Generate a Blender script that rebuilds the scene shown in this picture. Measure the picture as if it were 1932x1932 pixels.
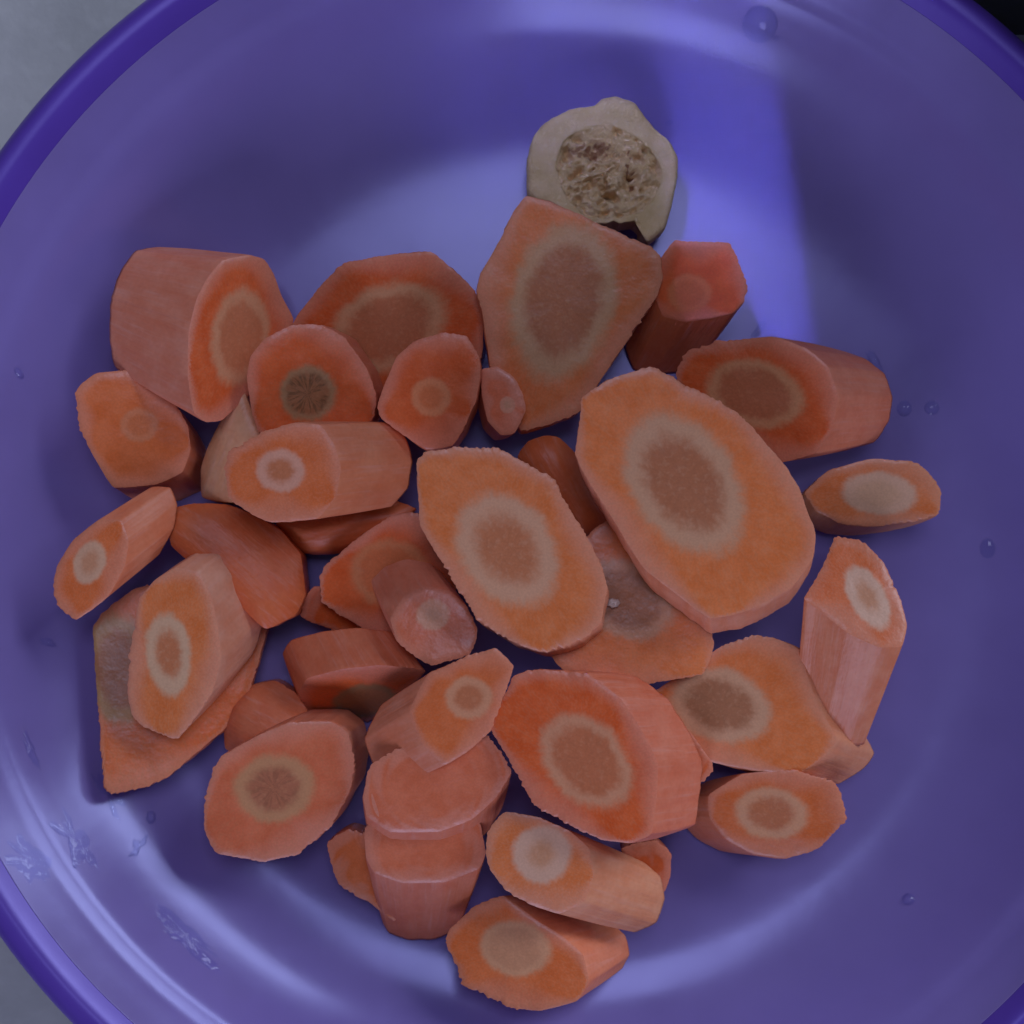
import bpy, math, random
from mathutils import Vector, Matrix, noise as mn

for o in list(bpy.data.objects): bpy.data.objects.remove(o)
S = bpy.context.scene
COL = S.collection
CM = 0.01
# ------------------------------------------------------------------ camera
H, K, MID = 30.0, 2850.0, 966.0          # camera height (cm), focal length and image centre on a 1932 px frame
cam_d = bpy.data.cameras.new('camera'); cam = bpy.data.objects.new('camera', cam_d); COL.objects.link(cam)
cam.location = (0, 0, H * CM); cam.rotation_euler = (0, 0, 0)
cam_d.sensor_width = 36; cam_d.lens = 36 * K / 1932.0
cam_d.clip_start = 0.01; cam_d.clip_end = 20
S.camera = cam
cam_d.dof.use_dof = True; cam_d.dof.focus_distance = (H - 2.2) * CM; cam_d.dof.aperture_fstop = 22
S.cycles.max_bounces = 6; S.cycles.diffuse_bounces = 4; S.cycles.glossy_bounces = 2; S.cycles.transmission_bounces = 3; S.cycles.transparent_max_bounces = 6
# ------------------------------------------------------------------ light
w = bpy.data.worlds.new('World'); S.world = w; w.use_nodes = True
bg = w.node_tree.nodes['Background']
bg.inputs[0].default_value = (0.60, 0.70, 1.0, 1); bg.inputs[1].default_value = 0.11
def area(name, loc, target, sx, sy, power, color):
    d = bpy.data.lights.new(name, 'AREA'); d.shape = 'RECTANGLE'; d.size = sx; d.size_y = sy
    d.energy = power; d.color = color
    o = bpy.data.objects.new(name, d); COL.objects.link(o); o.location = loc
    o.rotation_euler = (Vector(target) - Vector(loc)).to_track_quat('-Z', 'Y').to_euler()
    return o
area('window_light', (1.00, 0.88, 0.58), (0, 0, 0.02), 0.85, 0.85, 20.0, (0.70, 0.78, 1.0))          # window to the upper right
area('far_window_light', (-0.19, -1.45, 0.60), (-0.19, 0, 0.58), 0.76, 0.75, 12.0, (0.58, 0.62, 1.0))    # window behind the viewer
area('ceiling_light', (0.04, 0.325, 1.0), (0.04, 0.325, 0), 0.36, 0.35, 2.6, (0.62, 0.67, 1.0))
# added narrow blue beam, in place of a straight-edged reflection in the bowl
bl = area('added_blue_beam', (-0.077, 0.213, 0.40), (0.0432, 0.073, 0), 0.021, 0.082, 0.0052, (0.24, 0.30, 1.0))
bl.data.spread = math.radians(.9)
_d = (Vector((0.0432, 0.073, 0)) - Vector(bl.location)).normalized(); _x = Vector((1, 0.03, 0)); _x = (_x - _d * _x.dot(_d)).normalized(); _y = (-_d).cross(_x)
bl.rotation_euler = Matrix((_x, _y, -_d)).transposed().to_euler()
b2 = area('added_blue_glow', (-0.09, 0.23, 0.40), (0.012, 0.088, 0), 0.04, 0.03, 0.0040, (0.26, 0.32, 1.0))  # added soft blue lamp that blends out the beam's left edge
b2.data.spread = math.radians(9)
S.view_settings.view_transform = 'Standard'; S.view_settings.look = 'None'
S.view_settings.exposure = 0.0; S.view_settings.gamma = 1.0; S.view_settings.use_curve_mapping = False

# ------------------------------------------------------------------ material helpers
class NT:
    def __init__(s, name):
        s.m = bpy.data.materials.new(name); s.m.use_nodes = True; s.t = s.m.node_tree
        s.b = s.t.nodes['Principled BSDF']; s.out = s.t.nodes['Material Output']
    def n(s, typ, **kw):
        x = s.t.nodes.new(typ)
        for k, v in kw.items(): setattr(x, k, v)
        return x
    def l(s, a, b): s.t.links.new(a, b)
    def set(s, sock, v):
        if hasattr(v, 'links'): s.l(v, sock)
        else: sock.default_value = v
    def math(s, op, a, b=0.0, clamp=False):
        x = s.n('ShaderNodeMath', operation=op, use_clamp=clamp); s.set(x.inputs[0], a); s.set(x.inputs[1], b); return x.outputs[0]
    def mix(s, f, a, b, blend='MIX'):
        x = s.n('ShaderNodeMix', data_type='RGBA', blend_type=blend)
        s.set(x.inputs[0], f); s.set(x.inputs[6], a); s.set(x.inputs[7], b); return x.outputs[2]
    def noise(s, vec, scale, detail=2, rough=0.5, dist=0.0):
        x = s.n('ShaderNodeTexNoise'); x.inputs['Scale'].default_value = scale; x.inputs['Detail'].default_value = detail
        x.inputs['Roughness'].default_value = rough; x.inputs['Distortion'].default_value = dist
        if vec is not None: s.l(vec, x.inputs['Vector'])
        return x.outputs['Fac']
    def ramp(s, f, lo, hi):
        x = s.n('ShaderNodeMapRange', interpolation_type='SMOOTHSTEP'); s.set(x.inputs[0], f)
        s.set(x.inputs[1], lo); s.set(x.inputs[2], hi); return x.outputs[0]
    def attr(s, name, typ='GEOMETRY'):
        return s.n('ShaderNodeAttribute', attribute_name=name, attribute_type=typ)
    def coord(s): return s.n('ShaderNodeTexCoord').outputs['Object']
    def bump(s, h, strength, dist):
        x = s.n('ShaderNodeBump'); x.inputs['Strength'].default_value = strength; x.inputs['Distance'].default_value = dist
        s.l(h, x.inputs['Height']); s.l(x.outputs[0], s.b.inputs['Normal']); return x

def col4(c): return (c[0], c[1], c[2], 1.0)

# cut face of a carrot: pale ring round a browner core inside orange flesh
def mat_cut():
    M = NT('carrot_cut'); co = M.coord()
    rc = M.attr('rc').outputs['Fac']; edge = M.attr('edge').outputs['Fac']; dirv = M.attr('dir').outputs['Vector']
    O = lambda n: M.attr(n, 'OBJECT')
    nz = M.noise(co, 260, 2, .6); nf = M.noise(co, 1100, 1, .6)
    rays = M.n('ShaderNodeVectorMath', operation='SCALE'); M.l(dirv, rays.inputs[0]); rays.inputs[3].default_value = 5.5
    nr = M.noise(rays.outputs[0], 1.0, 2, .65)
    r = M.math('ADD', rc, M.math('MULTIPLY', M.math('SUBTRACT', nz, .5), .28))
    r = M.math('ADD', r, M.math('MULTIPLY', M.math('SUBTRACT', nr, .5), .18))
    r = M.math('ADD', r, M.math('MULTIPLY', M.math('SUBTRACT', nf, .5), .10))
    ring_w = O('ring_w').outputs['Fac']
    inner = M.ramp(r, M.math('SUBTRACT', .78, M.math('MULTIPLY', ring_w, 1.2)), M.math('SUBTRACT', .97, M.math('MULTIPLY', ring_w, .50)))
    outer = M.ramp(r, .90, 1.20)
    flesh = M.mix(M.ramp(nz, .3, .72), O('flesh').outputs['Color'], O('flesh_b').outputs['Color'])
    rim = M.attr('rimd').outputs['Fac']
    stri = M.noise(rays.outputs[0], 9.0, 1)
    rim = M.math('ADD', rim, M.math('MULTIPLY', M.math('SUBTRACT', stri, .5), 14))
    wide = M.math('MULTIPLY', M.math('SUBTRACT', M.noise(rays.outputs[0], .22, 0), .18), 120)
    fringe = M.mix(.42, O('skin').outputs['Color'], (.74, .38, .28, 1))
    flesh = M.mix(M.math('MULTIPLY', M.ramp(rim, wide, 0.0), .62), flesh, fringe)
    flesh = M.mix(M.math('MULTIPLY', M.ramp(M.noise(rays.outputs[0], 5.0, 1), .42, .7), .16), flesh, O('ring').outputs['Color'])
    rayd = M.math('MULTIPLY', M.ramp(nr, .42, .62), O('rays').outputs['Fac'])
    core = M.mix(rayd, O('core').outputs['Color'], O('core_b').outputs['Color'])
    core = M.mix(M.math('MULTIPLY', M.ramp(nf, .5, .75), .25), core, O('ring').outputs['Color'])
    c = M.mix(inner, core, O('ring').outputs['Color']); c = M.mix(outer, c, flesh)
    sp = M.ramp(M.noise(co, 2600, 0), .2, .8)
    c = M.mix(.10, c, M.mix(sp, (.55, .55, .55, 1), (1.4, 1.4, 1.4, 1)), 'MULTIPLY')
    M.l(c, M.b.inputs['Base Color'])
    M.l(M.math('ADD', .20, M.math('MULTIPLY', nz, .3)), M.b.inputs['Roughness']); pass
    M.b.inputs['Specular IOR Level'].default_value = .34
    h = M.math('ADD', M.math('MULTIPLY', nf, .5), M.math('MULTIPLY', M.noise(co, 420, 1), .8))
    M.bump(h, .22, .0005)
    return M.m
# peeled outer side: paler, streaked along the root
def mat_side():
    M = NT('carrot_side'); co = M.coord()
    st = M.attr('st').outputs['Vector']; tt = M.attr('edge').outputs['Fac']
    O = lambda n: M.attr(n, 'OBJECT')
    fib = M.noise(st, 1.0, 2, .65); nz = M.noise(co, 220, 2, .6); nf = M.noise(co, 1500, 0)
    c = M.mix(M.ramp(nz, .3, .7), O('skin').outputs['Color'], O('skin_b').outputs['Color'])
    c = M.mix(M.math('MULTIPLY', M.ramp(fib, .50, .78), .22), c, (.72, .38, .30, 1))
    c = M.mix(M.math('MULTIPLY', M.ramp(fib, .50, .22), .15), c, O('flesh').outputs['Color'])
    c = M.mix(.12, c, M.mix(nf, (.5, .5, .5, 1), (1.4, 1.4, 1.4, 1)), 'MULTIPLY')
    M.l(c, M.b.inputs['Base Color'])
    M.l(M.math('ADD', .30, M.math('MULTIPLY', fib, .25)), M.b.inputs['Roughness'])
    M.b.inputs['Specular IOR Level'].default_value = .34
    M.bump(M.math('ADD', M.math('MULTIPLY', fib, 1.0), M.math('MULTIPLY', nf, .3)), .22, .0005)
    return M.m
def mat_bowl(name, base, tint, rough, transl):
    M = NT(name); co = M.coord()
    n1 = M.noise(co, 35, 4, .6); n2 = M.noise(co, 900, 2)
    c = M.mix(M.ramp(n1, .25, .75), col4([x * .93 for x in base]), col4([min(1, x * 1.06) for x in base]))
    M.l(c, M.b.inputs['Base Color'])
    smear = M.noise(co, 150, 3, .7)
    M.l(M.math('ADD', M.math('ADD', rough, M.math('MULTIPLY', M.math('SUBTRACT', n1, .5), .14)), M.math('MULTIPLY', M.math('SUBTRACT', smear, .5), .08)), M.b.inputs['Roughness'])
    M.b.inputs['Specular IOR Level'].default_value = 1.0
    M.b.inputs['Coat Weight'].default_value = .0; M.b.inputs['Coat Roughness'].default_value = .11; M.b.inputs['Coat Tint'].default_value = (.86, .84, 1, 1)
    M.b.inputs['Specular Tint'].default_value = col4(tint)
    M.bump(M.math('ADD', M.math('MULTIPLY', n2, .12), M.noise(co, 70, 3)), .05, .001)
    if transl:
        tr = M.n('ShaderNodeBsdfTranslucent'); tr.inputs[0].default_value = (.52, .38, .97, 1)
        mx = M.n('ShaderNodeMixShader'); mx.inputs[0].default_value = transl
        M.l(M.b.outputs[0], mx.inputs[1]); M.l(tr.outputs[0], mx.inputs[2]); M.l(mx.outputs[0], M.out.inputs['Surface'])
    return M.m
def mat_water(name='water', bump=.25):
    M = NT(name); fr = M.n('ShaderNodeFresnel'); fr.inputs[0].default_value = 1.33
    tr = M.n('ShaderNodeBsdfTransparent'); tr.inputs[0].default_value = (.93, .95, 1, 1)
    gl = M.n('ShaderNodeBsdfGlossy'); gl.inputs['Roughness'].default_value = .06
    bp = M.n('ShaderNodeBump'); bp.inputs['Strength'].default_value = bump; bp.inputs['Distance'].default_value = .0007 if bump > .5 else .0004
    M.l(M.noise(M.coord(), 420, 2), bp.inputs['Height']); M.l(bp.outputs[0], gl.inputs['Normal']); M.l(bp.outputs[0], fr.inputs['Normal'])
    mx = M.n('ShaderNodeMixShader'); M.l(M.math('MINIMUM', fr.outputs[0], .6 if bump > .5 else .4), mx.inputs[0]); M.l(tr.outputs[0], mx.inputs[1]); M.l(gl.outputs[0], mx.inputs[2])
    M.l(mx.outputs[0], M.out.inputs['Surface']); M.t.nodes.remove(M.b)
    return M.m
def mat_counter():
    M = NT('counter'); co = M.coord()
    n1 = M.noise(co, 22, 5, .6); n2 = M.noise(co, 240, 3); n3 = M.noise(co, 90, 2)
    c = M.mix(M.ramp(n1, .3, .7), (.33, .33, .32, 1), (.42, .415, .40, 1))
    c = M.mix(M.math('MULTIPLY', M.ramp(n2, .45, .8), .3), c, (.48, .475, .46, 1))
    c = M.mix(M.math('MULTIPLY', M.ramp(n3, .70, .76), .8), c, (.05, .05, .055, 1))
    M.l(c, M.b.inputs['Base Color']); M.b.inputs['Roughness'].default_value = .5
    M.bump(n2, .15, .001); return M.m
def mat_floor():
    M = NT('dark_floor'); co = M.coord()
    c = M.mix(M.ramp(M.noise(co, 14, 4), .4, .6), (.004, .005, .006, 1), (.015, .02, .018, 1))
    M.l(c, M.b.inputs['Base Color']); M.b.inputs['Roughness'].default_value = .7; return M.m
def mat_root(crumb):
    M = NT('root_crumb' if crumb else 'root_rind'); co = M.coord()
    n1 = M.noise(co, 170, 3, .6); n2 = M.noise(co, 1200, 2, .65); n3 = M.noise(co, 330, 3, .6)
    a, b = ((.68, .46, .23, 1), (.80, .57, .31, 1)) if crumb else ((.64, .44, .20, 1), (.74, .53, .28, 1))
    c = M.mix(M.ramp(n1, .3, .7), a, b)
    c = M.mix(M.math('MULTIPLY', M.ramp(n2, .52, .72), .35), c, (.72, .57, .36, 1))
    if crumb:
        br = M.attr('brown').outputs['Fac']
        c = M.mix(M.math('MULTIPLY', M.ramp(M.math('ADD', br, M.math('MULTIPLY', M.math('SUBTRACT', n3, .5), .9)), .35, .7), .85), c, (.33, .15, .075, 1))
    M.l(c, M.b.inputs['Base Color']); M.b.inputs['Roughness'].default_value = .75; M.b.inputs['Specular IOR Level'].default_value = .25
    M.bump(M.math('ADD', n2, n3), .6 if crumb else .35, .0008); return M.m
CUT, SIDE, WATER, FILM = mat_cut(), mat_side(), mat_water(), mat_water('water_film', .55)
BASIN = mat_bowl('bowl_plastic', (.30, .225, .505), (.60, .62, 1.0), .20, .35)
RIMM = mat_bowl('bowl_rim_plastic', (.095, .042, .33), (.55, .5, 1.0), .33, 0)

# ------------------------------------------------------------------ object helpers
def mesh_obj(name, V, F, mat, parent=None, smooth=True, sharp=None, attrs=None):
    me = bpy.data.meshes.new(name); me.from_pydata(V, [], F); me.update()
    if smooth: me.polygons.foreach_set('use_smooth', [True] * len(F))
    if attrs:
        for k, (typ, data) in attrs.items():
            a = me.attributes.new(k, typ, 'POINT')
            a.data.foreach_set('value' if typ == 'FLOAT' else 'vector', data)
    if sharp: me.set_sharp_from_angle(angle=math.radians(sharp))
    o = bpy.data.objects.new(name, me); COL.objects.link(o)
    if mat: me.materials.append(mat)
    if parent: o.parent = parent
    return o
def empty(name, loc, label, cat, group=None):
    o = bpy.data.objects.new(name, None); o.empty_display_size = .01; COL.objects.link(o); o.location = loc
    o['label'] = label; o['category'] = cat
    if group: o['group'] = group
    return o
def strip(n, a, b):      # quads between two closed rings whose first indices are a and b
    return [(a + i, a + (i + 1) % n, b + (i + 1) % n, b + i) for i in range(n)]

# ------------------------------------------------------------------ setting
def box(name, x0, x1, y0, y1, z0, z1, mat):
    V = [(x, y, z) for z in (z0, z1) for y in (y0, y1) for x in (x0, x1)]
    F = [(0, 2, 3, 1), (4, 5, 7, 6), (0, 1, 5, 4), (2, 6, 7, 3), (0, 4, 6, 2), (1, 3, 7, 5)]
    return mesh_obj(name, V, F, mat, smooth=False)
ct = box('countertop', -.8, .25, -.7, .7, -.034, -.004, mat_counter()); ct['kind'] = 'structure'
fl = mesh_obj('floor', [(-3, -3, -.85), (3, -3, -.85), (3, 3, -.85), (-3, 3, -.85)], [(0, 1, 2, 3)], mat_floor(), smooth=False); fl['kind'] = 'structure'

M_ = NT('black_plastic'); M_.b.inputs['Base Color'].default_value = (.012, .014, .013, 1); M_.b.inputs['Roughness'].default_value = .45
bb = box('black_box', .086, .19, .096, .20, -.004, .13, M_.m); bb['label'] = 'black object standing past the bowl at the top right corner'; bb['category'] = 'box'
# ------------------------------------------------------------------ bowl
BX, BY = .84, -.55
inner = [(0, 0), (3, 0), (6.2, 0), (7.2, .015), (7.9, .06), (8.45, .16), (8.95, .33), (9.4, .55), (9.85, .84), (10.25, 1.20), (10.55, 1.54), (10.74, 1.77),
         (10.86, 1.90), (10.98, 1.99), (11.10, 2.09), (11.22, 2.23), (11.42, 2.45), (11.60, 2.66)]
rimp = [(11.60, 2.66), (11.70, 2.77), (11.79, 2.86), (11.88, 2.92), (11.97, 2.94), (12.06, 2.945), (12.14, 2.93), (12.24, 2.87), (12.32, 2.76), (12.34, 2.58),
        (12.30, 2.36), (12.22, 2.28), (12.12, 2.32), (12.0, 2.5), (11.78, 2.58)]
outer = [(11.78, 2.58), (11.6, 2.3), (11.35, 1.95), (11.1, 1.8), (10.95, 1.6), (10.7, 1.2), (10.3, .75), (9.8, .4), (9.2, .1), (8.4, -.14), (7.5, -.25),
         (7.0, -.28), (6.9, -.39), (6.6, -.39), (6.5, -.28), (3, -.28), (0, -.28)]
def smooth_prof(p, it=2):
    for _ in range(it):
        q = [p[0]]
        for a, b in zip(p, p[1:]):
            q += [(a[0] * .75 + b[0] * .25, a[1] * .75 + b[1] * .25), (a[0] * .25 + b[0] * .75, a[1] * .25 + b[1] * .75)]
        q.append(p[-1]); p = q
    return p
inner, rimp, outer = smooth_prof(inner), smooth_prof(rimp), smooth_prof(outer)
def lathe(prof, n=256, closed=False):
    V, F = [], []
    for r, z in prof:
        r = max(r, .002)
        for i in range(n):
            a = 2 * math.pi * i / n
            wob = 1 + .0012 * math.sin(2 * a + .6) + .0007 * math.sin(5 * a)
            V.append((r * wob * math.cos(a) * CM, r * wob * math.sin(a) * CM, z * CM))
    m = len(prof)
    for j in range(m if closed else m - 1):
        F += strip(n, j * n, ((j + 1) % m) * n)
    return V, F
bowl = empty('plastic_bowl', (BX * CM, BY * CM, 0), 'round purple plastic bowl holding the carrot slices', 'bowl')
seam = [(11.78, 2.58), (11.68, 2.62)]
V, F = lathe(inner + seam[::-1] + outer[1:]); mesh_obj('basin', V, F, BASIN, bowl)
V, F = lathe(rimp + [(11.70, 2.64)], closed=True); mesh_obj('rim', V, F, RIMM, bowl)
def prof_z(r):
    if r <= inner[0][0]: return 0
    for (r0, z0), (r1, z1) in zip(inner, inner[1:]):
        if r0 <= r <= r1: return z0 + (z1 - z0) * (r - r0) / max(1e-6, r1 - r0)
    return 3
def prof_r(z):
    for (r0, z0), (r1, z1) in zip(inner, inner[1:]):
        if z0 <= z <= z1 and z1 > z0: return r0 + (r1 - r0) * (z - z0) / (z1 - z0)
    return 11.5
def inside(Q):                    # keep a point above the bowl floor and inside its wall
    Q = Q.copy(); Q.z = max(Q.z, .02); dx, dy = Q.x - BX, Q.y - BY; r = math.hypot(dx, dy); m = prof_r(Q.z) - .02
    if r > m and m > 7.4: Q.x, Q.y = BX + dx * m / r, BY + dy * m / r
    return Q
def px_at(px, py, z): return ((px - MID) / K * (H - z), -(py - MID) / K * (H - z))
def bowl_hit(px, py):
    z = 6.0
    while z > -.01:
        x, y = px_at(px, py, z)
        if z <= prof_z(math.hypot(x - BX, y - BY)): break
        z -= .01
    e = .02; f = lambda a, b: prof_z(math.hypot(a - BX, b - BY))
    n = Vector((-(f(x + e, y) - f(x - e, y)) / (2 * e), -(f(x, y + e) - f(x, y - e)) / (2 * e), 1)).normalized()
    return Vector((x, y, z)), n

# ------------------------------------------------------------------ carrot slices
def chaikin(p, it=2, k=.09):
    for _ in range(it):
        q = []
        for i in range(len(p)):
            a, b = p[i], p[(i + 1) % len(p)]
            q += [(a[0] + (b[0] - a[0]) * k, a[1] + (b[1] - a[1]) * k), (b[0] + (a[0] - b[0]) * k, b[1] + (a[1] - b[1]) * k)]
        p = q; k = .25
    return p
def resample(p, n):
    d = [0]
    for i in range(len(p)):
        a, b = p[i], p[(i + 1) % len(p)]; d.append(d[-1] + math.hypot(b[0] - a[0], b[1] - a[1]))
    L, out, j = d[-1], [], 0
    for i in range(n):
        s = L * i / n
        while d[j + 1] < s: j += 1
        t = (s - d[j]) / max(1e-9, d[j + 1] - d[j]); a, b = p[j], p[(j + 1) % len(p)]
        out.append((a[0] + (b[0] - a[0]) * t, a[1] + (b[1] - a[1]) * t))
    return out, L
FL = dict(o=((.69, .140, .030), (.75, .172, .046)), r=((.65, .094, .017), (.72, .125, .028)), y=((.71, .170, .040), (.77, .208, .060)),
          p=((.68, .145, .055), (.74, .18, .075)), c=((.70, .29, .12), (.75, .35, .16)))
def carrot(label, poly, core, z, slope=(0, 0), ext=(0, 0), thick=.85, scale=.96, flesh='o', corec='tan', ring=(.60, .345, .185), ring_w=.2,
           skin=None, name='carrot_slice', rays=0.25, jag=1.0, dome=.02, skinface=None):
    seed = Vector((random.uniform(0, 90), random.uniform(0, 90), random.uniform(0, 90)))
    if sum(a[0] * b[1] - b[0] * a[1] for a, b in zip(poly, poly[1:] + poly[:1])) < 0: poly = poly[::-1]
    pts = chaikin(poly)
    if skinface is not None: jag *= .35
    _, peri = resample(pts, 10)
    n = max(60, int(peri / 3.6)); pts, peri = resample(pts, n)
    if core: cx, cy, ca, cb, cang = core
    else:
        cx = sum(p[0] for p in pts) / n; cy = sum(p[1] for p in pts) / n; ca = cb = 6; cang = 0
    mx, my = sum(p[0] for p in pts) / n, sum(p[1] for p in pts) / n
    X0, Y0 = px_at(mx, my, z); sx, sy = slope
    def unp(px, py):
        a, b = (px - MID) / K, -(py - MID) / K
        zz = (z + sx * (a * H - X0) + sy * (b * H - Y0)) / (1 + sx * a + sy * b)
        return Vector((a * (H - zz), b * (H - zz), zz))
    N = Vector((-sx, -sy, 1)).normalized()
    ca_, sa_ = math.cos(math.radians(cang)), math.sin(math.radians(cang))
    def rcv(px, py):
        dx, dy = px - cx, py - cy; u = (dx * ca_ + dy * sa_) / ca; v = (-dx * sa_ + dy * ca_) / cb
        return math.hypot(u, v), (math.atan2(v, u))
    # serrated outline
    jp = []
    for i, (x, y) in enumerate(pts):
        s = peri * i / n; dx, dy = x - mx, y - my; L = math.hypot(dx, dy) + 1e-6
        ph = mn.noise(seed + Vector((s / 60.0, 1, 0)))
        amp = jag * max(.25, .95 + 1.6 * mn.noise(seed + Vector((s / 120.0, 5, 0))))
        el_ = math.hypot(*ext)
        if el_ > 35: amp *= max(.15, min(1, .55 - 1.2 * (dx * ext[0] + dy * ext[1]) / (L * el_)))
        j = amp * (.35 * math.sin(s / 10.5 * 2 * math.pi + 9 * ph) + 3.4 * mn.noise(seed + Vector((s / 7.0, 0, 0))) + 2.4 * mn.noise(seed + Vector((s / 38.0, 3, 0))))
        jp.append((x + dx / L * j, y + dy / L * j))
    # extrusion
    sc = (H - z) / K
    E = Vector((ext[0] * sc, -ext[1] * sc, -thick))
    base_z = max(.0, z - thick)
    root_loc = Vector(((X0) * CM, (Y0) * CM, base_z * CM))
    f0, f1 = FL[flesh]; v = random.uniform(.93, 1.06)
    f0 = tuple(c * v for c in f0); f1 = tuple(c * v for c in f1)
    sk = tuple(a * .52 + b * .48 for a, b in zip(skin or (.66, .215, .12), f1))
    cores = dict(tan=((.48, .175, .078), (.40, .14, .06)), brown=((.36, .145, .07), (.28, .105, .05)), grey=((.29, .15, .08), (.21, .11, .055)),
                 pale=((.56, .31, .17), (.50, .26, .14)), weak=((.60, .165, .055), (.50, .125, .04)), olive=((.22, .125, .055), (.12, .07, .028)), white=((.60, .41, .25), (.52, .34, .2)))
    c0, c1 = cores[corec]; c0 = tuple(a * .72 + b * .28 for a, b in zip(c0, f1)); c1 = tuple(a * .85 + b * .15 for a, b in zip(c1, f1))
    ring = tuple(a * .95 + b * .05 for a, b in zip(ring, f1))
    props = dict(flesh=f0, flesh_b=f1, skin=sk, skin_b=tuple(min(1, c * q) for c, q in zip(sk, (1.06, 1.25, 1.4))), ring=ring, core=c0, core_b=c1)
    ring = (min(.8, ring[0] * 1.12), ring[1] * .86, ring[2] * .76); props['ring'] = ring
    root = empty(name, root_loc, label, 'carrot', None)
    def finish(o):
        for k, c in props.items(): o[k] = c
        o['rays'] = float(rays); o['ring_w'] = float(ring_w)
        return o
    def disp(px, py, p, amt=1.0):
        return p + N * amt * (.020 * mn.noise(seed + Vector((px / 55.0, py / 55.0, 2))) + .0022 * mn.noise(seed + Vector((px / 11.0, py / 11.0, 7))))
    CB = .985
    if skinface is not None:
        qa = math.radians(skinface); vmax = max(abs(-(x - mx) * math.sin(qa) + (y - my) * math.cos(qa)) for x, y in pts)
    def at(i, t):                     # t 0..1 centre to core edge, 1..2 core edge to outline
        wj = max(0., t - 1.6) / .4; ox = pts[i][0] + (jp[i][0] - pts[i][0]) * wj; oy = pts[i][1] + (jp[i][1] - pts[i][1]) * wj
        r, _ = rcv(ox, oy); tb = min(.82, CB / max(r, 1e-6))
        q = tb * t if t <= 1 else tb + (1 - tb) * (t - 1)
        return cx + (ox - cx) * q, cy + (oy - cy) * q
    def grid(ts, fan):
        V, RC, ED, DR, RM, SV, F = [], [], [], [], [], [], []
        if fan:
            V.append(((disp(cx, cy, unp(cx, cy)) + N * dome) * CM - root_loc)); RC.append(0.); ED.append(0.); DR += [0., 0., 0.]; RM.append(200.); SV += [0., 0., seed.x]
        o = len(V)
        for t in ts:
            for i in range(n):
                px, py = at(i, t); r, a = rcv(px, py)
                ox, oy = jp[i]; e = math.hypot(px - cx, py - cy) / max(1e-6, math.hypot(ox - cx, oy - cy))
                P = disp(px, py, unp(px, py))
                dl = math.hypot(ox - cx, oy - cy) - math.hypot(px - cx, py - cy)
                if skinface is None: P = P + N * dome * max(0., 1 - e * e) ** .8
                else:
                    qa = math.radians(skinface); v_ = (-(px - mx) * math.sin(qa) + (py - my) * math.cos(qa)) / vmax
                    P = P + N * dome * (1 - .25 * abs(v_ - .1) - 1.1 * max(0, abs(v_ - .1) - .38)) * (1 - e ** 6)
                if dl < 10: P = P - N * (.018 * (1 - dl / 10) ** 2)
                RM.append(dl)
                if skinface is not None:
                    qa = math.radians(skinface); u_ = px * math.cos(qa) + py * math.sin(qa); v_ = -px * math.sin(qa) + py * math.cos(qa)
                    SV += [v_ / 9.0, u_ / 60.0, seed.x]
                else: SV += [0., 0., 0.]
                V.append(P * CM - root_loc); RC.append(r); ED.append(e); DR += [math.cos(a), math.sin(a), r * .35]
        if fan: F += [(0, 1 + (i + 1) % n, 1 + i) for i in range(n)]
        for j in range(len(ts) - 1): F += strip(n, o + j * n, o + (j + 1) * n)
        return V, F, dict(rc=('FLOAT', RC), edge=('FLOAT', ED), dir=('FLOAT_VECTOR', DR), rimd=('FLOAT', RM), st=('FLOAT_VECTOR', SV))
    if core:
        V, F, A = grid([.2, .4, .6, .8, .92, 1.0], True); finish(mesh_obj('core', V, F, CUT, root, attrs=A))
        V, F, A = grid([1.0, 1.1, 1.25, 1.4, 1.55, 1.7, 1.82, 1.9, 1.96, 2.0], False); finish(mesh_obj('cut_face', V, F, CUT, root, attrs=A))
    else:
        V, F, A = grid([.5, 1.0, 1.2, 1.4, 1.6, 1.78, 1.9, 1.96, 2.0], True)
        A['rc'] = ('FLOAT', [3.0] * len(V)); finish(mesh_obj('cut_face' if skinface is None else 'peeled_skin', V, F, CUT if skinface is None else SIDE, root, attrs=A))
    # outer side and underside
    V, ST, ED, F = [], [], [], []
    C3 = unp(mx, my); EL = E.length
    rows = [0, .03, .08, .18, .32, .5, .7, .88, .97, 1.0, 1.0]
    top = [unp(*p) for p in jp]; topS = [unp(*p) for p in pts]
    for j, t in enumerate(rows):
        for i in range(n):
            q_ = max(.12, 1 - t * EL / .2); P = disp(jp[i][0], jp[i][1], topS[i].lerp(top[i], q_)) - N * .018
            d = P - C3; s_ = peri * i / n
            k = 1 + (scale - 1) * t + .012 * math.sin(math.pi * min(1, t))
            if j == len(rows) - 1: k *= .93
            fibre = .004 * mn.noise(seed + Vector((s_ / 6.0, t * EL * .5, 9))) + .02 * mn.noise(seed + Vector((s_ / 30.0, t * EL * .8, 4)))
            Q = C3 + d * (k + (fibre if 0 < t else 0) * .9) + E * t + (d.normalized() * .004 if j in (1, 2) else Vector((0, 0, 0)))
            if t > 0: Q = inside(Q)
            V.append(Q * CM - root_loc); ST += [s_ / 11.0, t * EL * .9, seed.x]; ED.append(t)
    for j in range(len(rows) - 1): F += strip(n, j * n, (j + 1) * n)
    b = len(V); Q = inside(C3 + E); V.append(Q * CM - root_loc); ST += [0., 0., 0.]; ED.append(1.)
    F += [((len(rows) - 1) * n + i, (len(rows) - 1) * n + (i + 1) % n, b) for i in range(n)]
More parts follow.
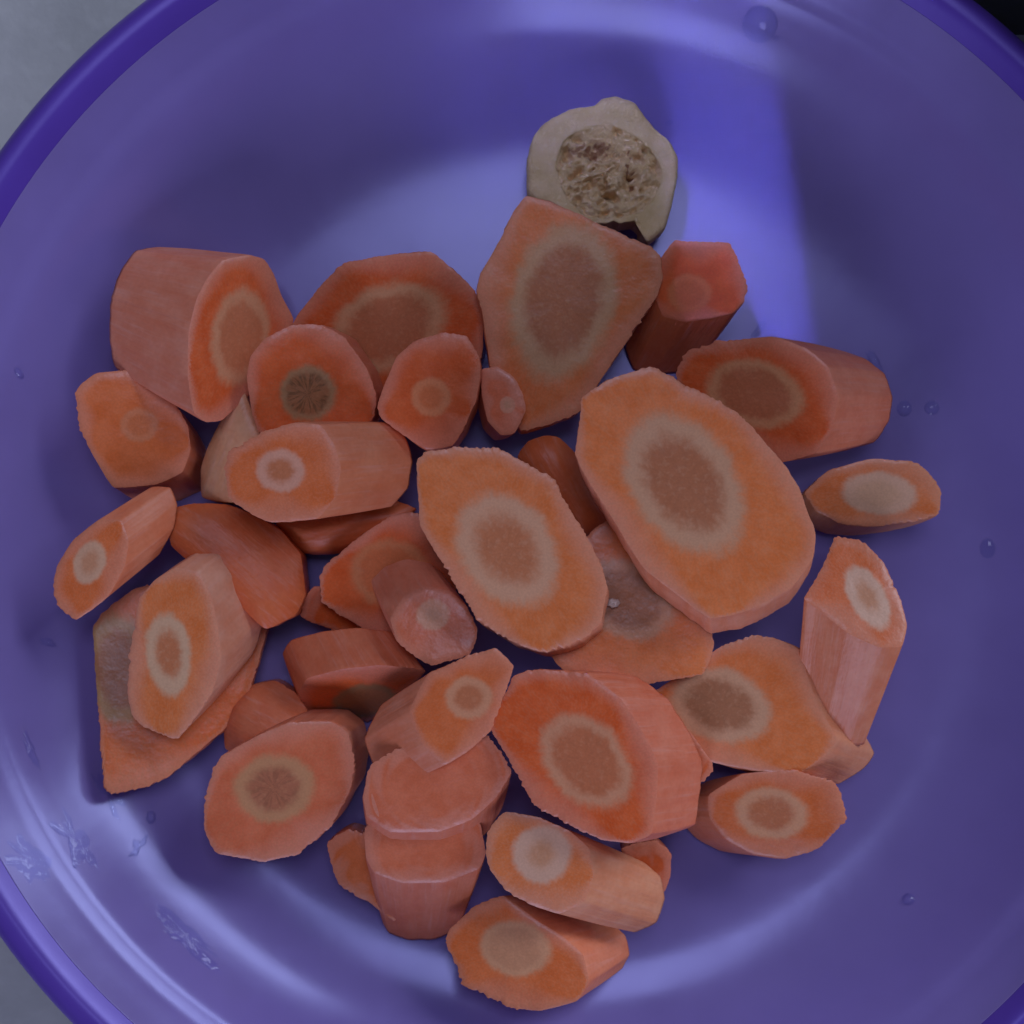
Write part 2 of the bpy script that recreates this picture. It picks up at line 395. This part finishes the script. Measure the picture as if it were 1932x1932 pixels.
    finish(mesh_obj('outer_side', V, F, SIDE, root, attrs=dict(st=('FLOAT_VECTOR', ST), edge=('FLOAT', ED))))
    return root

random.seed(11)
# ---- lowest layer
carrot('orange carrot sliver tucked under the stacked pink pieces at lower left of the pile', [(615, 1590), (632, 1655), (640, 1672), (700, 1706), (745, 1742), (765, 1700), (750, 1600), (660, 1560)], None, .9, (0.0, .1), (0, 0), .75, flesh='o')
carrot('orange carrot piece mostly hidden behind the starry-cored slice at lower left', [(424, 1415), (421, 1370), (440, 1325), (478, 1290), (520, 1283), (560, 1310), (590, 1360), (540, 1400), (470, 1430)], None, .8, (.2, -.2), (0, 0), .7, flesh='r', skin=(.58, .18, .09), dome=0.3, skinface=30)
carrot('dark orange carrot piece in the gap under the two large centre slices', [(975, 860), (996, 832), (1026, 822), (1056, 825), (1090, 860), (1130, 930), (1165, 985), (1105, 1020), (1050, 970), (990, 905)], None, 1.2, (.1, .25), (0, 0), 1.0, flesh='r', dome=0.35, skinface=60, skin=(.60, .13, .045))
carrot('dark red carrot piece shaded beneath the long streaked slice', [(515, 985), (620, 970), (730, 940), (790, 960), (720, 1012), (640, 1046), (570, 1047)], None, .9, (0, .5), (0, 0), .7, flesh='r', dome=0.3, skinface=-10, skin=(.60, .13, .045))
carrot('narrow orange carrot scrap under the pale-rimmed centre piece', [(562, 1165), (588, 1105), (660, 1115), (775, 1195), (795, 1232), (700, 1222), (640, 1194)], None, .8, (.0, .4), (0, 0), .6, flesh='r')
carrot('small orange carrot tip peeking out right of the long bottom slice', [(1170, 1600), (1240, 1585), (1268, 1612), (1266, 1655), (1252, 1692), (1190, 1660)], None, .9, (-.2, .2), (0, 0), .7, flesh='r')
carrot('thin wide carrot slice with greyish core lying flat at the left edge', [(173, 1173), (250, 1110), (350, 1090), (480, 1120), (510, 1165), (497, 1210), (477, 1286), (461, 1332), (421, 1378), (315, 1466), (276, 1486), (206, 1496), (195, 1482), (188, 1388)], (226, 1262, 62, 98, -4), .95, (-.16, -.13), (0, 8), .5, .97, 'o', 'grey', (.42, .30, .15), .16)
carrot('cream coloured wedge of carrot standing between the left barrel and the round slice', [(455, 726), (472, 770), (490, 818), (480, 890), (440, 950), (378, 940), (377, 885), (389, 848), (409, 806), (435, 760)], None, 1.5, (.5, .1), (10, 10), 1.2, flesh='c', skin=(.64, .25, .12), jag=.5, dome=0.15, skinface=-70)
carrot('large eight-sided carrot slice with tan core at the top left of centre', [(545, 616), (600, 545), (632, 508), (657, 494), (735, 480), (811, 474), (827, 484), (897, 548), (912, 600), (910, 675), (860, 720), (760, 780), (640, 720)], (733, 618, 108, 76, -22), 1.3, (.05, .30), (0, 4), .9, .97, 'r', 'tan', (.58, .34, .18), .13, jag=.5)
carrot('bottommost carrot slice with pale core and pinkish right side', [(838, 1778), (846, 1755), (895, 1709), (950, 1687), (1010, 1735), (1060, 1765), (1100, 1800), (1112, 1850), (1090, 1890), (1019, 1908), (964, 1902), (921, 1880), (873, 1858), (858, 1820)], (972, 1789, 63, 50, 12), 1.5, (.15, -.1), (118, -6), 1.1, .76, 'o', 'pale', (.60, .38, .22), .1)
carrot('orange carrot slice with half-covered pale ring at the lower right', [(1335, 1500), (1400, 1460), (1500, 1452), (1576, 1476), (1588, 1500), (1600, 1548), (1542, 1604), (1481, 1622), (1420, 1613), (1370, 1585), (1338, 1545)], (1455, 1534, 66, 46, 5), 1.3, (.1, .2), (-58, 22), 1.0, .9, 'o', 'tan', (.60, .37, .21), .26)
carrot('orange carrot piece behind the pink-topped slice on the left', [(315, 962), (360, 950), (425, 950), (480, 972), (530, 1000), (568, 1045), (577, 1120), (560, 1160), (500, 1190), (420, 1110), (320, 1030)], None, 1.4, (-.15, -.1), (0, 4), 1.0, .97, flesh='r', dome=0.2, skinface=40, skin=(.60, .13, .045))
carrot('barrel-shaped carrot piece with faint core at the left edge', [(141, 740), (155, 722), (181, 703), (257, 698), (290, 725), (333, 766), (355, 805), (360, 850), (345, 892), (295, 915), (212, 922), (177, 862), (148, 806)], (263, 802, 34, 30, 0), 1.7, (-.12, .1), (14, 38), 1.5, .92, 'o', 'weak', (.58, .24, .11), .25, rays=.6)
carrot('small orange carrot barrel right of the big slice, below the dried root', [(1238, 500), (1272, 452), (1300, 456), (1375, 457), (1388, 481), (1402, 514), (1414, 544), (1402, 572), (1382, 592), (1340, 602), (1292, 608), (1250, 598), (1232, 550)], (1300, 553, 40, 34, 0), 1.8, (.05, .35), (-50, 95), 1.5, .9, 'r', 'weak', (.60, .22, .09), .2, skin=(.56, .15, .06), name='carrot_chunk')
carrot('thick carrot chunk with pale pink skin at the upper left', [(356, 627), (372, 561), (392, 524), (419, 491), (470, 480), (501, 490), (518, 518), (532, 558), (556, 602), (540, 660), (490, 730), (455, 760), (419, 794), (389, 797), (366, 779), (355, 713)], (452, 636, 52, 88, 6), 1.9, (-.75, .05), (-180, -60), .55, .78, 'r', 'tan', (.55, .30, .16), .12, skin=(.60, .26, .17), name='carrot_chunk', jag=.4)
carrot('carrot chunk with orange face and pink right end at the right', [(1272, 710), (1292, 663), (1348, 645), (1461, 634), (1520, 656), (1562, 690), (1582, 746), (1572, 805), (1540, 856), (1474, 874), (1420, 852), (1340, 800)], (1424, 743, 88, 60, 14), 1.9, (.35, .15), (150, -4), .9, .82, 'r', 'tan', (.60, .33, .16), .1, skin=(.62, .23, .13), name='carrot_chunk')
carrot('small yellowish carrot slice with cream core at the far right', [(1516, 930), (1563, 887), (1643, 865), (1735, 872), (1778, 925), (1772, 974), (1700, 988), (1650, 994), (1590, 990), (1540, 965)], (1659, 931, 68, 38, 4), 1.4, (.12, .2), (-18, 22), .9, .95, 'y', 'white', (.60, .46, .32), .3, skin=(.58, .25, .11))
carrot('carrot slice with large grey-brown core at the right of the lower pile', [(1190, 1330), (1250, 1295), (1340, 1230), (1421, 1196), (1470, 1206), (1510, 1226), (1525, 1280), (1548, 1340), (1582, 1395), (1560, 1425), (1510, 1460), (1430, 1455), (1345, 1440), (1250, 1400)], (1358, 1330, 92, 66, 18), 1.6, (.0, .12), (96, 40), .7, .95, 'y', 'grey', (.56, .39, .24), .2, skin=(.58, .25, .15))
carrot('long carrot slice with small white-ringed core at the right edge', [(1577, 1009), (1629, 1021), (1669, 1061), (1700, 1130), (1713, 1180), (1704, 1220), (1660, 1222), (1600, 1195), (1545, 1150), (1515, 1130), (1553, 1067)], (1636, 1127, 62, 32, 60), 2.2, (-.1, -.35), (-22, 228), 1.2, .74, 'o', 'pale', (.64, .50, .37), .45, skin=(.60, .225, .125))
# ---- middle layer
carrot('pink skinned carrot piece at the foot of the stacked pair', [(686, 1560), (690, 1620), (705, 1648), (760, 1668), (840, 1666), (905, 1640), (918, 1610), (900, 1530), (780, 1510)], None, 1.7, (0, .15), (-14, 165), 1.2, .68, flesh='p', skin=(.64, .165, .075))
carrot('pale-rimmed carrot piece behind the upright cylinder in the centre', [(603, 1087), (615, 1065), (650, 1037), (690, 1003), (740, 972), (790, 967), (840, 1010), (870, 1100), (800, 1190), (760, 1212), (690, 1190), (640, 1160), (608, 1135)], (735, 1080, 70, 60, 0), 1.5, (.1, .1), (0, 5), .9, .97, 'r', 'weak', (.58, .24, .10), .1, skin=(.62, .36, .25))
carrot('dark-faced carrot chunk tilted downward left of the centre', [(572, 1335), (562, 1308), (580, 1280), (640, 1264), (720, 1257), (806, 1266), (775, 1302), (705, 1360), (650, 1366), (594, 1354)], (688, 1322, 58, 30, -8), 1.2, (0, 1.5), (-44, -70), .3, .92, 'r', 'olive', (.26, .17, .08), .1, skin=(.58, .17, .09), name='carrot_chunk')
carrot('round carrot slice with dark starry core near the upper left', [(465, 710), (472, 673), (498, 640), (551, 612), (604, 612), (650, 636), (690, 692), (711, 746), (706, 785), (670, 835), (600, 860), (530, 850), (488, 818), (475, 779)], (581, 743, 50, 50, 0), 2.1, (-.12, .18), (14, -8), .9, .97, 'r', 'olive', (.34, .22, .11), .06, skin=(.56, .19, .12), rays=1, jag=.4)
carrot('small round carrot slice with faint core beside the large top slice', [(712, 765), (722, 733), (748, 673), (781, 643), (837, 627), (880, 634), (905, 672), (906, 713), (897, 759), (872, 815), (854, 842), (804, 850), (765, 824), (718, 789)], (814, 749, 36, 34, 0), 2.2, (.05, .15), (6, 8), 1.0, .95, 'r', 'weak', (.60, .25, .11), .3, jag=.35)
carrot('tiny carrot end with whitish centre beside the large top slice', [(908, 696), (937, 691), (970, 711), (986, 743), (993, 772), (972, 818), (945, 822), (920, 795), (908, 745)], (958, 764, 14, 15, 0), 2.0, (.1, .1), (-14, 12), 1.0, .9, 'p', 'pale', (.62, .33, .21), .5, name='carrot_end', jag=.3)
carrot('small oval carrot slice with whitish core at the far left', [(98, 1106), (107, 1067), (135, 1020), (185, 980), (228, 980), (243, 1020), (235, 1070), (205, 1125), (143, 1173), (107, 1143)], (170, 1061, 40, 28, -68), 2.2, (.15, .05), (85, -72), .6, .9, 'o', 'pale', (.60, .44, .29), .4)
carrot('carrot slice with starry olive core at the lower left of the pile', [(383, 1562), (388, 1500), (398, 1460), (415, 1428), (487, 1388), (543, 1363), (626, 1361), (658, 1385), (670, 1430), (662, 1490), (625, 1562), (560, 1613), (497, 1627), (405, 1610)], (517, 1487, 72, 60, -10), 1.7, (-.06, .12), (24, -14), 1.1, .96, 'p', 'brown', (.50, .30, .15), .22, rays=.8)
carrot('large carrot slice with dark brown core leaning on the dried root at top', [(946, 448), (968, 400), (992, 368), (1037, 381), (1085, 400), (1199, 452), (1224, 464), (1246, 482), (1249, 528), (1240, 560), (1190, 634), (1128, 725), (1098, 772), (1082, 783), (1030, 803), (983, 816), (945, 750), (925, 690), (911, 600), (899, 548), (907, 515)], (1062, 566, 142, 92, 102), 1.9, (0, .14), (-4, 10), .6, .97, 'y', 'brown', (.52, .36, .20), .16, skin=(.60, .25, .15), jag=.6)
carrot('carrot slice with wet grey core wedged under the two largest slices', [(1095, 1020), (1160, 970), (1250, 1050), (1330, 1150), (1350, 1215), (1330, 1272), (1260, 1284), (1165, 1303), (1060, 1262), (1010, 1200), (1050, 1100)], (1182, 1130, 88, 68, 30), 2.0, (.0, -.05), (0, 6), .6, .97, 'y', 'grey', (.56, .36, .22), .14)
carrot('orange carrot piece under the right side of the red-orange slice', [(1160, 1330), (1225, 1318), (1290, 1365), (1345, 1440), (1347, 1456), (1320, 1482), (1270, 1450), (1200, 1390)], None, 2.0, (.05, .1), (0, 4), .5, .97, flesh='r')
carrot('long carrot slice with white-ringed core just above the bottommost slice', [(917, 1615), (919, 1572), (950, 1530), (1010, 1540), (1075, 1568), (1112, 1600), (1122, 1650), (1104, 1702), (1055, 1726), (1000, 1708), (955, 1682), (924, 1642)], (1022, 1611, 52, 52, 0), 2.2, (.1, .1), (156, 76), 1.0, .88, 'y', 'pale', (.62, .47, .34), .5, skin=(.62, .28, .16))
carrot('pink carrot slice stacked in the middle of the lower-left trio', [(699, 1440), (684, 1500), (690, 1540), (735, 1572), (830, 1570), (890, 1548), (935, 1508), (965, 1458), (950, 1425), (920, 1385), (800, 1390)], None, 2.2, (.05, .2), (-8, 82), 1.0, .95, flesh='p', skin=(.64, .175, .085))
carrot('upright carrot cylinder with small pale core left of the centre slice', [(735, 1167), (760, 1125), (800, 1105), (850, 1115), (882, 1145), (901, 1187), (898, 1212), (884, 1236), (811, 1256), (784, 1240), (748, 1210)], (817, 1160, 30, 28, 0), 2.3, (.05, -.15), (-58, -82), .9, .9, 'p', 'pale', (.62, .36, .22), .5)
# ---- top layer
carrot('pink-topped carrot slice with white-ringed core at the left', [(262, 1130), (290, 1095), (330, 1070), (372, 1078), (398, 1120), (410, 1180), (418, 1240), (397, 1315), (338, 1392), (328, 1395), (269, 1372), (249, 1352), (239, 1306), (249, 1196)], (319, 1233, 74, 40, 84), 1.9, (.05, .1), (74, -72), .9, .92, 'y', 'tan', (.58, .45, .29), .34, skin=(.62, .30, .21))
carrot('long carrot slice with streaked skin and small white-ringed core at upper left', [(422, 880), (430, 852), (491, 815), (554, 797), (604, 800), (632, 840), (644, 884), (634, 938), (600, 980), (508, 986), (475, 971), (434, 944)], (530, 888, 44, 38, 10), 2.6, (.05, .1), (138, -16), .9, .92, 'o', 'tan', (.62, .38, .27), .35, skin=(.60, .20, .105))
carrot('carrot slice topping the lower-left trio, pale core near its upper end', [(770, 1345), (804, 1273), (890, 1234), (936, 1222), (971, 1256), (952, 1310), (926, 1380), (884, 1418), (838, 1446), (792, 1405)], (884, 1316, 42, 38, 0), 2.7, (.08, .15), (-98, 62), .7, .94, 'o', 'tan', (.60, .34, .19), .3)
carrot('red-orange carrot slice with tan core and pink right side in the lower centre', [(922, 1372), (930, 1335), (956, 1305), (968, 1276), (1000, 1264), (1108, 1269), (1172, 1318), (1215, 1385), (1242, 1440), (1240, 1500), (1230, 1576), (1190, 1591), (1135, 1586), (1084, 1561), (1008, 1521), (975, 1462)], (1106, 1436, 96, 68, 48), 2.8, (.12, .05), (100, 6), .8, .95, 'r', 'tan', (.58, .33, .19), .12, skin=(.60, .20, .12))
carrot('large oval carrot slice with pale-ringed core in the centre', [(784, 870), (801, 853), (851, 845), (933, 842), (970, 862), (1006, 882), (1046, 905), (1065, 944), (1112, 1020), (1136, 1071), (1146, 1107), (1134, 1178), (1102, 1206), (1030, 1232), (966, 1212), (903, 1172), (870, 1120), (837, 1064), (811, 1024), (791, 991), (788, 911)], (957, 1037, 110, 82, 55), 3.0, (.04, .12), (14, 26), .75, .96, 'y', 'tan', (.60, .40, .25), .3, skin=(.62, .27, .17))
carrot('largest oval carrot slice with brown core on top of the right side', [(1085, 855), (1094, 789), (1098, 748), (1150, 715), (1229, 690), (1266, 710), (1335, 746), (1388, 776), (1428, 815), (1481, 878), (1507, 918), (1540, 1010), (1534, 1055), (1495, 1110), (1400, 1158), (1340, 1168), (1300, 1140), (1216, 1075), (1193, 1040), (1160, 985), (1112, 911), (1092, 875)], (1290, 912, 140, 92, 56), 3.1, (.0, .12), (14, 42), .8, .97, 'y', 'brown', (.56, .38, .23), .22, skin=(.61, .25, .165))

# ------------------------------------------------------------------ dried root slice
def dried_root():
    poly = [(995, 365), (995, 297), (1006, 255), (1027, 231), (1074, 205), (1122, 199), (1133, 187), (1159, 180), (1196, 191), (1212, 212), (1236, 242), (1265, 265),
            (1281, 297), (1278, 340), (1267, 392), (1257, 427), (1222, 458), (1211, 440), (1214, 428), (1199, 415), (1185, 418), (1170, 421), (1158, 415), (1146, 421), (1100, 420), (1040, 400)]
    z, sx, sy = 1.25, 0, .05
    cx, cy = 1146, 325
    pts, peri = resample(chaikin(poly, 2), 170); n = len(pts)
    X0, Y0 = px_at(cx, cy, z)
    loc = Vector((X0 * CM, Y0 * CM, .003))
    root = empty('dried_root_slice', loc, 'pale beige dried root slice with crumbled, holey centre behind the carrots', 'root')
    def unp(px, py, dz=0): x, y = px_at(px, py, z); return Vector((x, y, z + dz + .05 * (y - Y0)))
    def P(i, t):
        ox, oy = pts[i]; j = 1.5 * mn.noise(Vector((i / 2.5, 3, 1)))
        L = math.hypot(ox - cx, oy - cy); return cx + (ox - cx) * (1 + j / L) * t, cy + (oy - cy) * (1 + j / L) * t
    def cr(i):   # edge of the crumbly centre
        ox, oy = pts[i]; a = math.atan2(oy - cy, ox - cx); L = math.hypot(ox - cx, oy - cy)
        r = 92 + 8 * math.sin(2 * a + 1) + 12 * mn.noise(Vector((math.cos(a) * 1.6, math.sin(a) * 1.6, 5))) + 3 * mn.noise(Vector((math.cos(a) * 6, math.sin(a) * 6, 5)))
        return min(.9, r / L)
    V, F = [], []
    ts = [0, .08, .25, .45, .65, .82, .93, 1.0]
    for k in range(-2, len(ts)):
        for i in range(n):
            c = cr(i); t = c + (1 - c) * ts[max(0, k)]
            px, py = P(i, t)
            dz = .05 * mn.noise(Vector((px / 40, py / 40, 0))) + .015 * mn.noise(Vector((px / 7, py / 7, 0)))
            if k == 0: dz -= .012
            if k == -1: dz -= .12
            if k == -2: dz -= .7
            if k == len(ts) - 1: dz -= .10
            if k == len(ts) - 2: dz -= .02
            V.append(unp(px, py, dz) * CM - loc)
    for t, dz in ((1.01, -.3), (1.0, -.7), (.97, -1.0)):
        for i in range(n):
            px, py = P(i, t); V.append(unp(px, py, dz + .03 * mn.noise(Vector((i / 4, dz * 4, 0)))) * CM - loc)
    for j in range(len(V) // n - 1): F += [f[::-1] for f in strip(n, j * n, (j + 1) * n)]
    mesh_obj('rind', V, F, mat_root(False), root)
    V, F, BR = [unp(cx, cy, -.05) * CM - loc], [], [0.]
    NR = 40
    for k in range(1, NR + 1):
        t = k / NR
        for i in range(n):
            px, py = P(i, cr(i) * t * 1.01)
            h0 = 1.2 * mn.noise(Vector((px / 16, py / 16, 1)))
            v = Vector((px / 24, py / 19, 3)); v2 = Vector((px / 8.5, py / 6.5, 8)) + Vector((h0, -h0, 0))
            h = mn.noise(v); h2 = mn.noise(v2)
            pit = max(0, -h - .22) * 1.6 + max(0, -h2 - .25) * .8
            u, q = (px - 1122) / 62, (py - 283) / 20
            gap = math.exp(-(u * u + q * q) * 1.1) * (.75 + .7 * h2)             # brown trench at the top
            gap += math.exp(-(((px - 1190) / 14) ** 2 + ((py - 330) / 60) ** 2)) * max(0, .45 + 1.2 * h2)
            rim_gap = math.exp(-((t - .93) / .07) ** 2) * max(0, .05 + 1.5 * h2)
            dz = -.05 * (1 - t ** 4) + .05 * math.exp(-2 * t * t) + .17 * h * (1 - t ** 6) + .11 * h2 * (1 - t ** 8) + .025 * mn.noise(Vector((px / 4, py / 4, 2))) - .32 * pit - .30 * max(0, gap) - .25 * rim_gap
            V.append(unp(px, py, dz) * CM - loc); BR.append(min(1, .9 * max(0, gap) + .10 * max(0, h2)))
    F += [(0, 1 + (i + 1) % n, 1 + i) for i in range(n)]
    for j in range(NR - 1): F += [f[::-1] for f in strip(n, 1 + j * n, 1 + (j + 1) * n)]
    mesh_obj('crumbly_centre', V, F, mat_root(True), root, attrs=dict(brown=('FLOAT', BR)))
dried_root()

# ------------------------------------------------------------------ water on the bowl
def water(label, px, py, a, b, ang, h, name='water_drop', group=None, rough=.0):
    c, nrm = bowl_hit(px, py); rot = nrm.to_track_quat('Z', 'Y').to_matrix()
    k = (H - c.z) / K; n, rings = 40, 8; sd = Vector((px, py, 0)) * .37
    V, F = [], []
    rr = lambda th: 1 + rough * mn.noise(sd + Vector((math.cos(th) * 1.6, math.sin(th) * 1.6, 0))) + rough * .5 * mn.noise(sd + Vector((math.cos(th) * 5, math.sin(th) * 5, 2)))
    ux = Vector((math.cos(math.radians(-ang)), math.sin(math.radians(-ang)), 0)); ux = (ux - nrm * ux.dot(nrm)).normalized(); uy = nrm.cross(ux)
    def hgt(t): return h * (1 - t * t) ** (1.5 if name == 'water_streak' else 1.0)
    V.append(nrm * h)
    for j in range(1, rings + 1):
        t = (j / rings) ** .8
        for i in range(n):
            th = 2 * math.pi * i / n; u = math.cos(th) * a * k * t * rr(th); v = math.sin(th) * b * k * t * rr(th)
            zz = hgt(t) * (1 + rough * .6 * mn.noise(sd + Vector((u * 14, v * 14, 4)))) if j < rings else 0
            p = c + ux * u + uy * v; pr = prof_z(math.hypot(p.x - BX, p.y - BY))
            q = p + nrm * zz; V.append(q - c)
    m = len(V)
    for i in range(n):
        th = 2 * math.pi * i / n; V.append(ux * math.cos(th) * a * k * rr(th) + uy * math.sin(th) * b * k * rr(th) - nrm * .06)
    V.append(-nrm * .06)
    F += [(0, 1 + i, 1 + (i + 1) % n) for i in range(n)]
    for j in range(rings - 1): F += [f[::-1] for f in strip(n, 1 + j * n, 1 + (j + 1) * n)]
    F += [f[::-1] for f in strip(n, 1 + (rings - 1) * n, m)]
    F += [(m + (i + 1) % n, m + i, m + n) for i in range(n)]
    o = mesh_obj(name, [v * CM for v in V], F, FILM if name == 'water_streak' else WATER); o.location = c * CM
    o['label'] = label; o['category'] = 'water'
    if group: o['group'] = group
    return o
water('large clear water drop on the upper right bowl wall', 1434, 46, 34, 40, 10, .13)
water('tiny water bead just right of the large drop on the upper bowl wall', 1464, 72, 6, 6, 0, .05)
water('small water drop right of the carrot chunk with the pink end', 1706, 771, 15, 16, 0, .07)
water('fainter water drop at the far right, next to another drop', 1758, 770, 14, 13, 0, .05)
water('bright water drop alone on the lower right bowl wall', 1714, 1697, 13, 12, 0, .08)
water('short water drop on the left bowl wall beside the barrel-shaped piece', 36, 704, 14, 7, 40, .05)
water('flat water drop on the left wall beside the oval slice', 90, 1213, 16, 8, 10, .06, rough=.6)
water('bright round water drop below the thin wide slice', 285, 1541, 10, 12, 0, .09, rough=.3)
water('angular water drop further below the thin wide slice', 261, 1596, 22, 9, -45, .09, rough=.8)
water('water trickle between the small barrel and the pink-ended chunk', 1432, 622, 20, 7, -50, .09, rough=.6)
water('drop hugging the pink end of the right carrot chunk', 1650, 682, 24, 9, 55, .08, rough=.4)
water('tiny water bead right of the dried root slice', 1262, 232, 9, 5, -20, .03)
water('thin water streak highest on the lower left wall', 57, 1412, 40, 9, 62, .035, 'water_streak', rough=.9)
water('broad wet patch near the rim at the lower left', 52, 1622, 62, 30, 35, .035, 'water_streak', rough=1.2)
water('wet streak along the bend at the lower left', 140, 1580, 84, 24, 50, .035, 'water_streak', rough=1.3)
water('long wet streak along the bend near the bottom left', 350, 1766, 110, 24, 36, .035, 'water_streak', rough=1.3)
water('wet smear between the thin wide slice and the lower left wall', 205, 1500, 60, 22, 60, .03, 'water_streak', rough=1.3)
water('faint water bead on the wall far right of the largest slice', 1863, 1035, 16, 20, 0, .04)

# ------------------------------------------------------------------ pale crumb on the wet core
def crumb(label, px, py, z, r):
    x, y = px_at(px, py, z); V, F, n, m = [], [], 14, 8
    for j in range(m + 1):
        for i in range(n):
            a, b = 2 * math.pi * i / n, math.pi * j / m
            d = Vector((math.sin(b) * math.cos(a), math.sin(b) * math.sin(a) * .7, math.cos(b) * .5))
            V.append(d * r * CM * (1 + .5 * mn.noise(d * 2.2 + Vector((px, py, 0)))))
    for j in range(m): F += strip(n, j * n, (j + 1) * n)
    M = NT('pale_crumb'); M.b.inputs['Base Color'].default_value = (.72, .55, .44, 1); M.b.inputs['Roughness'].default_value = .3
    M.bump(M.noise(M.coord(), 1500, 2), .5, .0005)
    o = mesh_obj('carrot_crumb', V, F, M.m); o.location = (x * CM, y * CM, z * CM); o['label'] = label; o['category'] = 'crumb'
crumb('tiny whitish crumb on the wet grey core under the two largest slices', 1158, 1138, 2.07, .12)
